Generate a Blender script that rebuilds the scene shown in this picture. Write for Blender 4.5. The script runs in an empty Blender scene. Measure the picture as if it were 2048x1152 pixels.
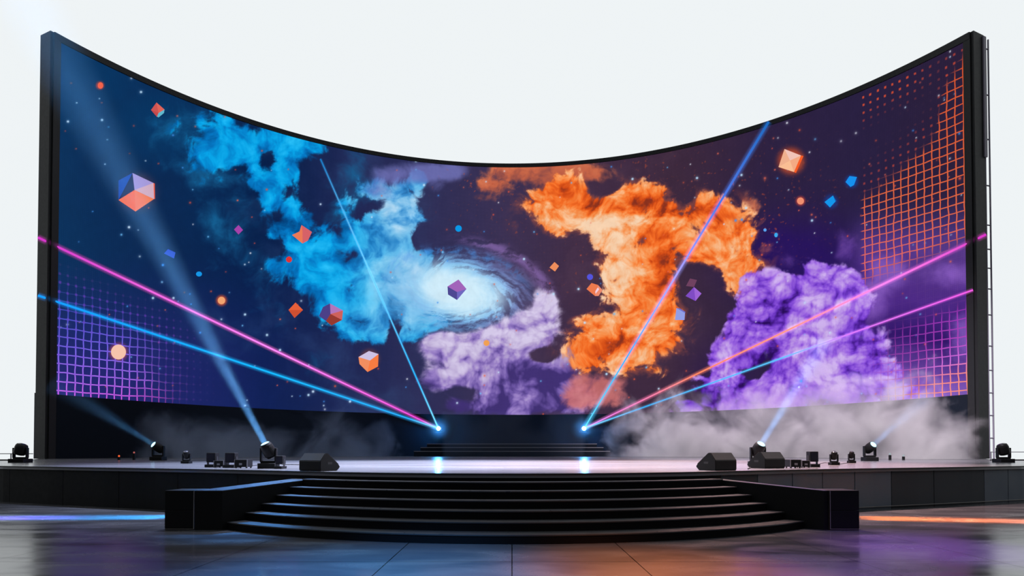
import bpy, bmesh, math, random
import numpy as np
from mathutils import Vector, Matrix

S = bpy.context.scene
COL = S.collection
# ------------------------------------------------------------------ camera
EYE = 1.62; FPX = 1250.0; TILT = math.radians(1.06); HORIZON = 900.0
cd = bpy.data.cameras.new('camera'); cam = bpy.data.objects.new('camera', cd); COL.objects.link(cam)
cam.location = (0, 0, EYE); cam.rotation_euler = (math.pi/2+TILT, 0, 0)
cd.sensor_width = 36.0; cd.lens = FPX/2048*36.0
SHIFT = (HORIZON-576)-FPX*math.tan(TILT)
cd.shift_y = SHIFT/2048.0
cd.clip_start = .1; cd.clip_end = 500
S.camera = cam
# ------------------------------------------------------------------ exposure
S.view_settings.view_transform = 'Standard'; S.view_settings.look = 'None'
S.view_settings.exposure = 0.0; S.view_settings.gamma = 1.0; S.view_settings.use_curve_mapping = False
# ------------------------------------------------------------------ world: white background; bright overhead, dark behind the viewer to keep front faces black
W = bpy.data.worlds.new('world'); S.world = W; W.use_nodes = True
nt = W.node_tree; nt.nodes.clear()
def wn(t, **k):
    n = nt.nodes.new(t)
    for a, b in k.items(): setattr(n, a, b)
    return n
tc = wn('ShaderNodeTexCoord'); sp = wn('ShaderNodeSeparateXYZ'); nt.links.new(tc.outputs['Generated'], sp.inputs[0])
def wramp(src, a, b):
    m = wn('ShaderNodeMapRange', interpolation_type='SMOOTHSTEP'); nt.links.new(src, m.inputs[0])
    m.inputs[1].default_value = a; m.inputs[2].default_value = b; return m.outputs[0]
fy = wramp(sp.outputs['Y'], -.25, .15); fz = wramp(sp.outputs['Z'], .30, .75)
mx = wn('ShaderNodeMath', operation='MAXIMUM'); nt.links.new(fy, mx.inputs[0]); nt.links.new(fz, mx.inputs[1])
mc = wn('ShaderNodeMix', data_type='RGBA'); nt.links.new(mx.outputs[0], mc.inputs[0])
mc.inputs[6].default_value = (.004, .005, .008, 1); mc.inputs[7].default_value = (.862, .902, .918, 1)
bg = wn('ShaderNodeBackground'); nt.links.new(mc.outputs[2], bg.inputs[0]); bg.inputs[1].default_value = 1.0
wo = wn('ShaderNodeOutputWorld'); nt.links.new(bg.outputs[0], wo.inputs[0])
# ------------------------------------------------------------------ helper for the unseen lamps added to light the set
def lamp(name, kind, loc, target, color, energy, **k):
    d = bpy.data.lights.new(name, kind); d.color = color; d.energy = energy
    for a, b in k.items(): setattr(d, a, b)
    o = bpy.data.objects.new(name, d); COL.objects.link(o); o.location = loc
    v = Vector(target)-Vector(loc); o.rotation_euler = v.to_track_quat('-Z', 'Y').to_euler(); return o
def lin(c):
    c = np.asarray(c, float)/255.
    return np.where(c <= .04045, c/12.92, ((c+.055)/1.055)**2.4)
def L3(*c): return tuple(float(v) for v in lin(c))
# ------------------------------------------------------------------ picture position <-> place
def proj(X, Y, Z):
    z = Z-EYE; f = Y*math.cos(TILT)+z*math.sin(TILT); u = -Y*math.sin(TILT)+z*math.cos(TILT)
    return 1024+FPX*X/f, 576+SHIFT-FPX*u/f
def ray(px, py):
    a = (px-1024)/FPX; b = -(py-576-SHIFT)/FPX
    return Vector((a, math.cos(TILT)-b*math.sin(TILT), math.sin(TILT)+b*math.cos(TILT)))
def at_depth(px, py, Y):
    r = ray(px, py); return Vector((0, 0, EYE))+r*(Y/r.y)
def on_z(px, py, z):
    r = ray(px, py); return Vector((0, 0, EYE))+r*((z-EYE)/r.z)
RW = 29.2; CY = 22.8; TH = math.radians(63.6)
def on_wall(px, py, R=RW):
    r = ray(px, py); a = r.x**2+r.y**2; b = -2*r.y*CY; c = CY*CY-R*R
    t = (-b+math.sqrt(b*b-4*a*c))/(2*a); return Vector((0, 0, EYE))+r*t
# ------------------------------------------------------------------ materials
MATS = {}
def mat(name, col, rough=.5, metal=0., spec=.5, emit=None, es=1., bump=None, mottling=0., scale=6.):
    if name in MATS: return MATS[name]
    m = bpy.data.materials.new(name); m.use_nodes = True; t = m.node_tree; b = t.nodes['Principled BSDF']
    b.inputs['Base Color'].default_value = (*col, 1); b.inputs['Roughness'].default_value = rough
    b.inputs['Metallic'].default_value = metal; b.inputs['Specular IOR Level'].default_value = spec
    tc = t.nodes.new('ShaderNodeTexCoord'); nz = t.nodes.new('ShaderNodeTexNoise'); nz.inputs['Scale'].default_value = scale
    nz.inputs['Detail'].default_value = 4; t.links.new(tc.outputs['Object'], nz.inputs['Vector'])
    if emit:
        b.inputs['Emission Color'].default_value = (*emit, 1); b.inputs['Emission Strength'].default_value = es
    else:
        r = t.nodes.new('ShaderNodeMapRange'); t.links.new(nz.outputs['Fac'], r.inputs[0])
        r.inputs[3].default_value = max(.02, rough-.08-mottling); r.inputs[4].default_value = min(1, rough+.08+mottling)
        t.links.new(r.outputs[0], b.inputs['Roughness'])
    if bump:
        bp = t.nodes.new('ShaderNodeBump'); bp.inputs['Strength'].default_value = bump; bp.inputs['Distance'].default_value = .01
        t.links.new(nz.outputs['Fac'], bp.inputs['Height']); t.links.new(bp.outputs[0], b.inputs['Normal'])
    MATS[name] = m; return m
def emitter(name, col, es=1., back=.0):
    if name in MATS: return MATS[name]
    m = bpy.data.materials.new(name); m.use_nodes = True; t = m.node_tree; t.nodes.clear()
    e = t.nodes.new('ShaderNodeEmission'); e.inputs[0].default_value = (*col, 1); e.inputs[1].default_value = es
    o = t.nodes.new('ShaderNodeOutputMaterial'); t.links.new(e.outputs[0], o.inputs[0]); MATS[name] = m; return m
BLACK = mat('matt black paint', (.0035, .0038, .0045), .55, spec=.12)
STEPB = mat('black step carpet', (.0025, .0025, .003), .7, spec=.05)
TREAD = mat('black step tread', (.022, .023, .026), .32, spec=.5, mottling=.04)
PLAST = mat('black cabinet plastic', (.0055, .0055, .006), .45, spec=.18)
GRILL = mat('black metal grille', (.012, .009, .008), .5, spec=.3, scale=90)
NAVY = mat('navy wall cloth', (.004, .007, .013), .7, spec=.1)
FRAME = mat('black frame metal', (.010, .011, .012), .5, spec=.25)
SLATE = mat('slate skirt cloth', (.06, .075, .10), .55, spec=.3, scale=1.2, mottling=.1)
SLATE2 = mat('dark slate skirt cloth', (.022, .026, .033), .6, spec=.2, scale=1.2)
DARKS = mat('black skirt cloth', (.003, .0037, .0045), .6, spec=.1)
STEEL = mat('grey steel', (.22, .22, .24), .4, .6)
TRIM = mat('thin aluminium trim', (.20, .19, .19), .45, .5)
LILAC = mat('grey lilac rail', (.17, .16, .21), .5)
CABLE = mat('black rubber cable', (.01, .01, .011), .5)
# ------------------------------------------------------------------ mesh helpers
def obj(name, bm, m, parent=None, smooth=False):
    me = bpy.data.meshes.new(name)
    if isinstance(bm, tuple): me.from_pydata([tuple(v) for v in bm[0]], [], bm[1])
    else:
        bmesh.ops.recalc_face_normals(bm, faces=bm.faces); bm.to_mesh(me); bm.free()
    if m: me.materials.append(m)
    if smooth: me.polygons.foreach_set('use_smooth', [True]*len(me.polygons))
    me.update(); o = bpy.data.objects.new(name, me); COL.objects.link(o); o.parent = parent; return o
def tag(o, label=None, cat=None, group=None, kind=None):
    if label: o['label'] = label
    if cat: o['category'] = cat
    if group: o['group'] = group
    if kind: o['kind'] = kind
    return o
def thing(name, loc=(0, 0, 0), rz=0, label=None, cat=None, group=None):
    o = bpy.data.objects.new(name, None); COL.objects.link(o); o.location = loc; o.rotation_euler = (0, 0, rz)
    o.empty_display_size = .2
    return tag(o, label, cat, group)
def box(bm, x0, x1, y0, y1, z0, z1, bevel=0, M=None):
    vs = [bm.verts.new((x, y, z)) for z in (z0, z1) for x, y in ((x0, y0), (x1, y0), (x1, y1), (x0, y1))]
    if M is not None:
        for v in vs: v.co = M @ v.co
    fs = [bm.faces.new([vs[i] for i in f]) for f in ((0, 3, 2, 1), (4, 5, 6, 7), (0, 1, 5, 4), (1, 2, 6, 5), (2, 3, 7, 6), (3, 0, 4, 7))]
    if bevel:
        es = list({e for f in fs for e in f.edges}); bmesh.ops.bevel(bm, geom=es, offset=bevel, segments=2, affect='EDGES', profile=.5)
def BM(*boxes, bevel=0):
    bm = bmesh.new()
    for b in boxes: box(bm, *b, bevel=bevel)
    return bm
def prism(pts, z0, z1):
    # upright solid over a flat outline; z0/z1 numbers or lists per corner
    n = len(pts); z0 = z0 if isinstance(z0, (list, tuple)) else [z0]*n; z1 = z1 if isinstance(z1, (list, tuple)) else [z1]*n
    bm = bmesh.new(); a = [bm.verts.new((*p, z)) for p, z in zip(pts, z0)]; b = [bm.verts.new((*p, z)) for p, z in zip(pts, z1)]
    bm.faces.new(a); bm.faces.new(b)
    for i in range(n): bm.faces.new((a[i], a[(i+1) % n], b[(i+1) % n], b[i]))
    return bm
def tube(bm, p, q, r0, r1=None, seg=12, cap=True):
    p = Vector(p); q = Vector(q); r1 = r0 if r1 is None else r1; d = (q-p).normalized()
    u = d.orthogonal().normalized(); w = d.cross(u)
    A = [bm.verts.new(p+(u*math.cos(t)+w*math.sin(t))*r0) for t in [2*math.pi*i/seg for i in range(seg)]]
    B = [bm.verts.new(q+(u*math.cos(t)+w*math.sin(t))*r1) for t in [2*math.pi*i/seg for i in range(seg)]]
    for i in range(seg): bm.faces.new((A[i], A[(i+1) % seg], B[(i+1) % seg], B[i]))
    if cap: bm.faces.new(A); bm.faces.new(B)
def lathe(bm, prof, seg=20, M=None):
    rings = []
    for r, z in prof:
        rings.append([bm.verts.new((M or Matrix()) @ Vector((r*math.cos(2*math.pi*i/seg), r*math.sin(2*math.pi*i/seg), z))) for i in range(seg)])
    for a, b in zip(rings, rings[1:]):
        for i in range(seg): bm.faces.new((a[i], a[(i+1) % seg], b[(i+1) % seg], b[i]))
    bm.faces.new(rings[0]); bm.faces.new(rings[-1])
def arcbox(t0, t1, R0, R1, z0, z1, n=96):
    # curved slab about the hall's centre (0, CY); z0/z1 may be functions of angle
    f0 = z0 if callable(z0) else (lambda t: z0); f1 = z1 if callable(z1) else (lambda t: z1)
    bm = bmesh.new(); rows = []
    for i in range(n+1):
        t = t0+(t1-t0)*i/n
        rows.append([bm.verts.new((R*math.sin(t), CY+R*math.cos(t), z)) for R, z in ((R0, f0(t)), (R0, f1(t)), (R1, f1(t)), (R1, f0(t)))])
    for a, b in zip(rows, rows[1:]):
        for k in range(4): bm.faces.new((a[k], a[(k+1) % 4], b[(k+1) % 4], b[k]))
    bm.faces.new(rows[0]); bm.faces.new(rows[-1]); return bm
def path_tube(name, pts, r, m, parent=None):
    c = bmesh.new()
    for a, b in zip(pts, pts[1:]): tube(c, a, b, r, seg=6)
    return obj(name, c, m, parent)
# ================================================================== setting: floor
def floor_material():
    m = bpy.data.materials.new('polished dark concrete'); m.use_nodes = True; t = m.node_tree; N = t.nodes; Lk = t.links
    b = N['Principled BSDF']; tc = N.new('ShaderNodeTexCoord'); sx = N.new('ShaderNodeSeparateXYZ'); Lk.new(tc.outputs['Object'], sx.inputs[0])
    def math_(op, a, bb=None, c=None):
        n = N.new('ShaderNodeMath'); n.operation = op
        for i, v in enumerate((a, bb, c)):
            if v is None: continue
            if isinstance(v, (int, float)): n.inputs[i].default_value = v
            else: Lk.new(v, n.inputs[i])
        return n.outputs[0]
    joint = None
    for x in (0, -1.8, 1.8, -4.35, 5.02, 7.05, -7.6, 9.8, -10.4):
        d = math_('ABSOLUTE', math_('SUBTRACT', sx.outputs['X'], float(x)))
        j = math_('LESS_THAN', d, .008); joint = j if joint is None else math_('MAXIMUM', joint, j)
    for y in (4.6, 9.1, 16.9):
        d = math_('ABSOLUTE', math_('SUBTRACT', sx.outputs['Y'], float(y)))
        joint = math_('MAXIMUM', joint, math_('LESS_THAN', d, .008))
    mp = N.new('ShaderNodeMapping'); mp.inputs['Scale'].default_value = (.55, 1.3, 1); mp.inputs['Rotation'].default_value = (0, 0, .25); Lk.new(tc.outputs['Object'], mp.inputs[0])
    nz = N.new('ShaderNodeTexNoise'); nz.inputs['Scale'].default_value = 1.1; nz.inputs['Detail'].default_value = 6; nz.inputs['Distortion'].default_value = .6; Lk.new(mp.outputs[0], nz.inputs['Vector'])
    r = N.new('ShaderNodeMapRange'); Lk.new(nz.outputs['Fac'], r.inputs[0]); r.inputs[1].default_value = .3; r.inputs[2].default_value = .7; r.inputs[3].default_value = .12; r.inputs[4].default_value = .32
    Lk.new(r.outputs[0], b.inputs['Roughness'])
    sr = N.new('ShaderNodeMapRange'); Lk.new(nz.outputs['Fac'], sr.inputs[0]); sr.inputs[1].default_value = .36; sr.inputs[2].default_value = .52; sr.inputs[3].default_value = .12; sr.inputs[4].default_value = .62
    s2 = math_('MULTIPLY', sr.outputs[0], math_('SUBTRACT', 1.0, math_('MULTIPLY', joint, .85))); Lk.new(s2, b.inputs['Specular IOR Level'])
    cr = N.new('ShaderNodeMix'); cr.data_type = 'RGBA'; Lk.new(nz.outputs['Fac'], cr.inputs[0]); cr.inputs[6].default_value = (.026, .027, .032, 1); cr.inputs[7].default_value = (.050, .049, .055, 1)
    cj = N.new('ShaderNodeMix'); cj.data_type = 'RGBA'; Lk.new(joint, cj.inputs[0]); Lk.new(cr.outputs[2], cj.inputs[6]); cj.inputs[7].default_value = (.002, .002, .002, 1); Lk.new(cj.outputs[2], b.inputs['Base Color'])
    n2 = N.new('ShaderNodeTexNoise'); n2.inputs['Scale'].default_value = 2.2; n2.inputs['Detail'].default_value = 3; Lk.new(mp.outputs[0], n2.inputs['Vector'])
    bp = N.new('ShaderNodeBump'); bp.inputs['Strength'].default_value = .04; bp.inputs['Distance'].default_value = .02
    Lk.new(n2.outputs['Fac'], bp.inputs['Height']); Lk.new(bp.outputs[0], b.inputs['Normal'])
    return m
tag(obj('floor', BM((-46, 46, -14, 62, -.2, 0)), floor_material()), kind='structure')

# ================================================================== stage platform
DK = 1.12
def arc_y(x, c, R): return c+R-math.sqrt(R*R-x*x)
def edge_y(x):
    x = abs(x)
    if x <= 4.6: return arc_y(x, 13.2, 8.9)
    return float(np.interp(x, [4.6, 5.4, 6.5, 8.05, 9.8, 11.5, 13.7, 16, 18, 20, 27, 34], [14.48, 14.92, 15.5, 16.25, 17.0, 17.65, 18.55, 19.55, 20.6, 21.8, 25.2, 28.4]))
def deck_material():
    m = bpy.data.materials.new('glossy stage deck'); m.use_nodes = True; t = m.node_tree; N = t.nodes; Lk = t.links; b = N['Principled BSDF']
    tc = N.new('ShaderNodeTexCoord'); mp = N.new('ShaderNodeMapping'); mp.inputs['Scale'].default_value = (.25, 1, 1); Lk.new(tc.outputs['Object'], mp.inputs[0])
    nz = N.new('ShaderNodeTexNoise'); nz.inputs['Scale'].default_value = .7; nz.inputs['Detail'].default_value = 5; Lk.new(mp.outputs[0], nz.inputs['Vector'])
    r = N.new('ShaderNodeMapRange'); Lk.new(nz.outputs['Fac'], r.inputs[0]); r.inputs[1].default_value = .3; r.inputs[2].default_value = .7; r.inputs[3].default_value = .17; r.inputs[4].default_value = .28
    Lk.new(r.outputs[0], b.inputs['Roughness']); b.inputs['Base Color'].default_value = (.10, .10, .11, 1); b.inputs['Specular IOR Level'].default_value = .6
    return m
DECK = deck_material()
st = thing('stage_platform', (0, 16, 0), 0, 'wide black stage platform with a glossy deck below the curved screen', 'stage')
xs = [-34+68*i/240 for i in range(241)]
front = [(x, edge_y(x)) for x in xs]
back = [(34, 31), (24.2, 31), (27.9, 37.2)]+[(31.5*math.sin(t), CY+31.5*math.cos(t)) for t in np.linspace(math.radians(62), -math.radians(62), 40)]+[(-27.9, 37.2), (-24.2, 31), (-34, 31)]
OFF = (0, -16)
loc = lambda pts: [(p[0], p[1]-16) for p in pts]
obj('deck', prism(loc(front+back), DK-.09, DK), DECK, st)
# skirt panels hang under the deck edge, one by one
cuts = [-34, -30, -26.5, -23.4, -20.6, -18, -15.6, -13.2, -11, -8.9, -6.9, -4.9]
def skirt(x0, x1, m, z1=DK-.09):
    n = 8; P = [(x0+(x1-x0)*i/n) for i in range(n+1)]
    f = [(x, edge_y(x)+.05) for x in P]; k = [(x, edge_y(x)+.11) for x in reversed(P)]
    obj('skirt_panel', prism(loc(f+k), .0, z1), m, st)
for a, b2 in zip(cuts, cuts[1:]): skirt(a+.008, b2-.008, DARKS)
skirt(-4.9, -4.3, DARKS); skirt(4.3, 4.9, DARKS)
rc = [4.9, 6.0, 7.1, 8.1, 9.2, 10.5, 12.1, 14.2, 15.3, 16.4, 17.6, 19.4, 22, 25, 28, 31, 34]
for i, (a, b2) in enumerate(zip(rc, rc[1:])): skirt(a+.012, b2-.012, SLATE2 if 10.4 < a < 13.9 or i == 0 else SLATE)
e = [(x, edge_y(x)-.012) for x in xs]; e2 = [(x, edge_y(x)+.03) for x in reversed(xs)]
obj('deck_edge_trim', prism(loc(e+e2), DK-.03, DK+.004), FRAME, st)
fr = [(x, edge_y(x)+.0) for x in xs if x > 4.9]; bk = [(x, edge_y(x)+.04) for x in reversed(xs) if x > 4.9]
obj('kick_rail', prism(loc(fr+bk), .07, .085), TRIM, st)

# ================================================================== front stairs
sc_ = thing('front_staircase', (0, 12, 0), 0, 'wide black staircase of six curved steps rising to the front of the stage', 'stairs')
C_ = [10.77, 11.25, 11.69, 12.09, 12.48, 12.84, 13.2]; R_ = [9.5, 9.4, 9.3, 9.2, 9.05, 8.9, 8.9]
def cheek_x(y, side):
    (x0, y0), (x1, y1) = ((-5.86, 12.66), (-4.62, 14.45)) if side < 0 else ((6.28, 12.66), (4.62, 14.45))
    if y < y0: return x0
    return x0+(x1-x0)*(y-y0)/(y1-y0)
def arc_end(k, side):
    x = 0
    while abs(x) < abs(cheek_x(arc_y(x, C_[k], R_[k]), side))-.02: x += side*.01
    return x
for k in range(6):
    l, r = arc_end(k, -1), arc_end(k, 1); n = 64
    l2, r2 = max(l, arc_end(k+1, -1)), min(r, arc_end(k+1, 1))
    f = [(x, arc_y(x, C_[k], R_[k])-12) for x in np.linspace(l, r, n+1)]
    g = [(x, arc_y(x, C_[k+1], R_[k+1])-12) for x in np.linspace(r2, l2, n+1)]
    h = .16*(k+1)
    so = obj('step', prism(f+g, 0, h-.022), STEPB, sc_)
    f2 = [(x, y-.012) for x, y in f]
    obj('tread', prism(f2+g, h-.022, h), TREAD, so)
# top riser closes the stairs under the deck
l, r = arc_end(6, -1), arc_end(6, 1)
f = [(x, arc_y(x, 13.21, 8.9)-12) for x in np.linspace(l, r, 65)]; g = [(x, y+.06) for x, y in reversed(f)]
obj('top_riser', prism(f+g, .0, DK-.09), STEPB, sc_)

# ================================================================== flanking walls and end blocks
cl = thing('stair_flank', (-5.5, 13.5, 0), 0, 'low black wall with a blue-lit top along the left end of the stairs', 'side wall', 'walls beside the stairs')
P = [(-5.86, 12.66), (-4.60, 14.45), (-5.12, 14.78), (-6.41, 12.66)]
Q = [(x+5.5, y-13.5) for x, y in P]
obj('flank_body', prism(Q, 0, [.785, .935, .935, .785]), BLACK, cl)
obj('flank_top', prism([(x*1.0, y) for x, y in Q], [.786, .936, .936, .786], [.80, .95, .95, .80]), TREAD, cl)
cr_ = thing('stair_flank', (5.5, 13.5, 0), 0, 'low black wall with a pale pink top edge along the right end of the stairs', 'side wall', 'walls beside the stairs')
P = [(6.30, 12.66), (6.42, 12.70), (4.86, 14.62), (4.62, 14.45)]
Q = [(x-5.5, y-13.5) for x, y in P]
obj('flank_body', prism(Q, 0, [.785, .785, .935, .935]), BLACK, cr_)
obj('flank_top', prism(Q, [.786, .786, .936, .936], [.80, .80, .95, .95]), TREAD, cr_)
for s, x0, x1, lab in ((-1, -7.02, -6.43, 'square black end block left of the stairs, facing the floor'), (1, 6.43, 7.02, 'square black end block right of the stairs, facing the floor')):
    t = thing('stair_end_block', ((x0+x1)/2, 12.95, 0), 0, lab, 'end block', 'blocks at the ends of the stairs')
    w = (x1-x0)/2
    obj('upper_box', BM((-w, w, -.29, .35, .405, .80), bevel=.006), BLACK, t)
    obj('lower_box', BM((-w, w, -.29, .35, .035, .398), bevel=.006), BLACK, t)
    obj('base_rail', BM((-w, w, -.27, .35, 0, .034)), BLACK, t)
    xi = w-.006 if s < 0 else -w-.004
    obj('edge_trim', BM((xi, xi+.010, -.300, -.291, .02, .79)), TRIM, t)
    obj('foot_trim', BM((-w, w, -.300, -.291, .02, .028)), TRIM, t)

# ================================================================== steps at the foot of the screen wall
bs = thing('back_steps', (0, 50, DK), 0, 'three dim wide steps in front of the screen wall at the back of the stage', 'steps')
for k in range(3):
    w = 7.6-.45*k; y0 = -1.6+.45*k; z = .40+.29*k
    so = obj('step', BM((-w, w, y0, .4, .0 if k == 0 else z-.29+.002, z-.03)), NAVY, bs)
    obj('nosing', BM((-w, w, y0-.02, y0+.04, z-.03, z+.02)), mat('dull steel nosing', (.16, .16, .18), .5, .3), so)

# ================================================================== curved screen wall
ZT = 25.62
def zbot(t): return 4.55+.26*(t/TH)**2
def ztop(t): return 25.30-.10*(t/TH)**2
wl = thing('curved_screen', (0, CY+RW, DK), 0, 'huge curved video wall showing blue, orange and violet space clouds', 'video wall')
def shift(o):
    o.data.transform(Matrix.Translation(-wl.location)); return o
shift(obj('wall_shell', arcbox(-TH-.018, TH+.018, RW+.02, RW+1.0, DK, ZT), FRAME, wl))
shift(obj('lower_wall', arcbox(-TH, TH, RW-.08, RW+.015, DK, lambda t: zbot(t)-.01), NAVY, wl))
shift(obj('top_bezel', arcbox(-TH-.012, TH+.012, RW-.10, RW+.015, lambda t: ztop(t)+.01, ZT-.01), FRAME, wl))
for s in (-1, 1):
    shift(obj('side_bezel', arcbox(s*(TH+.0005), s*(TH+.013), RW-.09, RW+.015, DK, ZT-.02, 3), FRAME, wl))
# back posts with cross bars along the right and left ends
def wpt(t, R, z): return Vector((R*math.sin(t), CY+R*math.cos(t), z))
for s in (-1, 1):
    bm = bmesh.new(); t = TH+.012
    z1 = ZT-.15 if s > 0 else 4.9
    a = wpt(s*(TH+.0165), RW+1.10, 0); c = wpt(s*(TH+.0185), RW+1.42, 0)
    for p in ((a, c) if s > 0 else (a,)): tube(bm, (p.x, p.y, DK), (p.x, p.y, z1), .045, seg=8)
    if s > 0:
        for z in [2.3, 3.6, 4.9, 6.2, 7.6, 9.4, 10.9, 12.1, 13.2, 14.6, 16.9, 19.6, 22.2, 24.9]: tube(bm, (a.x, a.y, z), (c.x, c.y, z), .04, seg=8)
    if s > 0: shift(obj('side_cover', arcbox(TH+.0183, TH+.0205, RW+.86, RW+1.12, 18.5, ZT-.1, 2), LILAC, wl))
    shift(obj('ladder_truss' if s > 0 else 'short_post', bm, LILAC if s > 0 else STEEL, wl))
# ------------------------------------------------------------------ the moving picture on the wall
def _hash(ix, iy, seed):
    h = (ix.astype(np.int64)*374761393 + iy.astype(np.int64)*668265263 + seed*974634777) & 0xffffffff
    h = ((h ^ (h >> 13))*1274126177) & 0xffffffff
    return (h ^ (h >> 16)) & 0xffffffff
def pnoise(x, y, seed=0):
    ix = np.floor(x); iy = np.floor(y); fx = x-ix; fy = y-iy
    u = fx*fx*fx*(fx*(fx*6-15)+10); v = fy*fy*fy*(fy*(fy*6-15)+10)
    def g(ax, ay, dx, dy):
        a = _hash(ax, ay, seed)*(2*np.pi/4294967296.0)
        return np.cos(a)*dx+np.sin(a)*dy
    n0 = g(ix, iy, fx, fy); n1 = g(ix+1, iy, fx-1, fy)
    n2 = g(ix, iy+1, fx, fy-1); n3 = g(ix+1, iy+1, fx-1, fy-1)
    a = n0+u*(n1-n0); b = n2+u*(n3-n2)
    return (a+v*(b-a))*1.5
def fbm(x, y, s, octv=5, seed=0, gain=.5, billow=False, lac=2.03):
    t = 0; a = 1; n = 0; x = x/s; y = y/s
    for k in range(octv):
        p = pnoise(x+17.3*k, y-9.1*k, seed+k)
        if billow: p = 1-2*np.abs(p)*1.3
        t = t+a*p; n += a; a *= gain; x = x*lac; y = y*lac
    return t/n
def puff(x, y, s, octv=4, seed=0, gain=.5):
    # rounded cauliflower heaps: height in about 0..1
    t = 0; a = 1; n = 0; x = x/s; y = y/s
    for k in range(octv):
        ix = np.floor(x); iy = np.floor(y); best = np.full(x.shape, 9.)
        for i in (-1, 0, 1):
            for j in (-1, 0, 1):
                h = _hash(ix+i, iy+j, seed+k*7)
                px = ix+i+(h & 1023)/1023.; py = iy+j+((h >> 10) & 1023)/1023.
                best = np.minimum(best, (x-px)**2+(y-py)**2)
        t = t+a*(1-np.minimum(best, 1.)); n += a; a *= gain; x = x*1.9+3.1; y = y*1.9-7.7
    return t/n
def sst(a, b, x):
    t = np.clip((x-a)/(b-a), 0, 1); return t*t*(3-2*t)
def blobs(x, y, L):
    d = np.zeros_like(x)
    for b in L:
        cx, cy, rx, ry = b[:4]; w = b[4] if len(b) > 4 else 1.; an = np.radians(b[5]) if len(b) > 5 else 0
        dx = x-cx; dy = y-cy
        p = (dx*np.cos(an)+dy*np.sin(an))/rx; q = (-dx*np.sin(an)+dy*np.cos(an))/ry
        d = np.maximum(d, d*0+w*np.exp(-.7*(p*p+q*q))) + .25*np.minimum(d, w*np.exp(-.7*(p*p+q*q)))
    return d
def mix(c, col, a):
    return c*(1-a[..., None])+np.asarray(col, float)*a[..., None] if np.ndim(col) == 1 or not hasattr(col, 'shape') or col.ndim == 1 else c*(1-a[..., None])+col*a[..., None]
def ramp(t, stops):
    ts = [s[0] for s in stops]; cs = np.array([s[1] for s in stops], float)
    return np.stack([np.interp(t, ts, cs[:, k]) for k in range(3)], -1)
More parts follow.
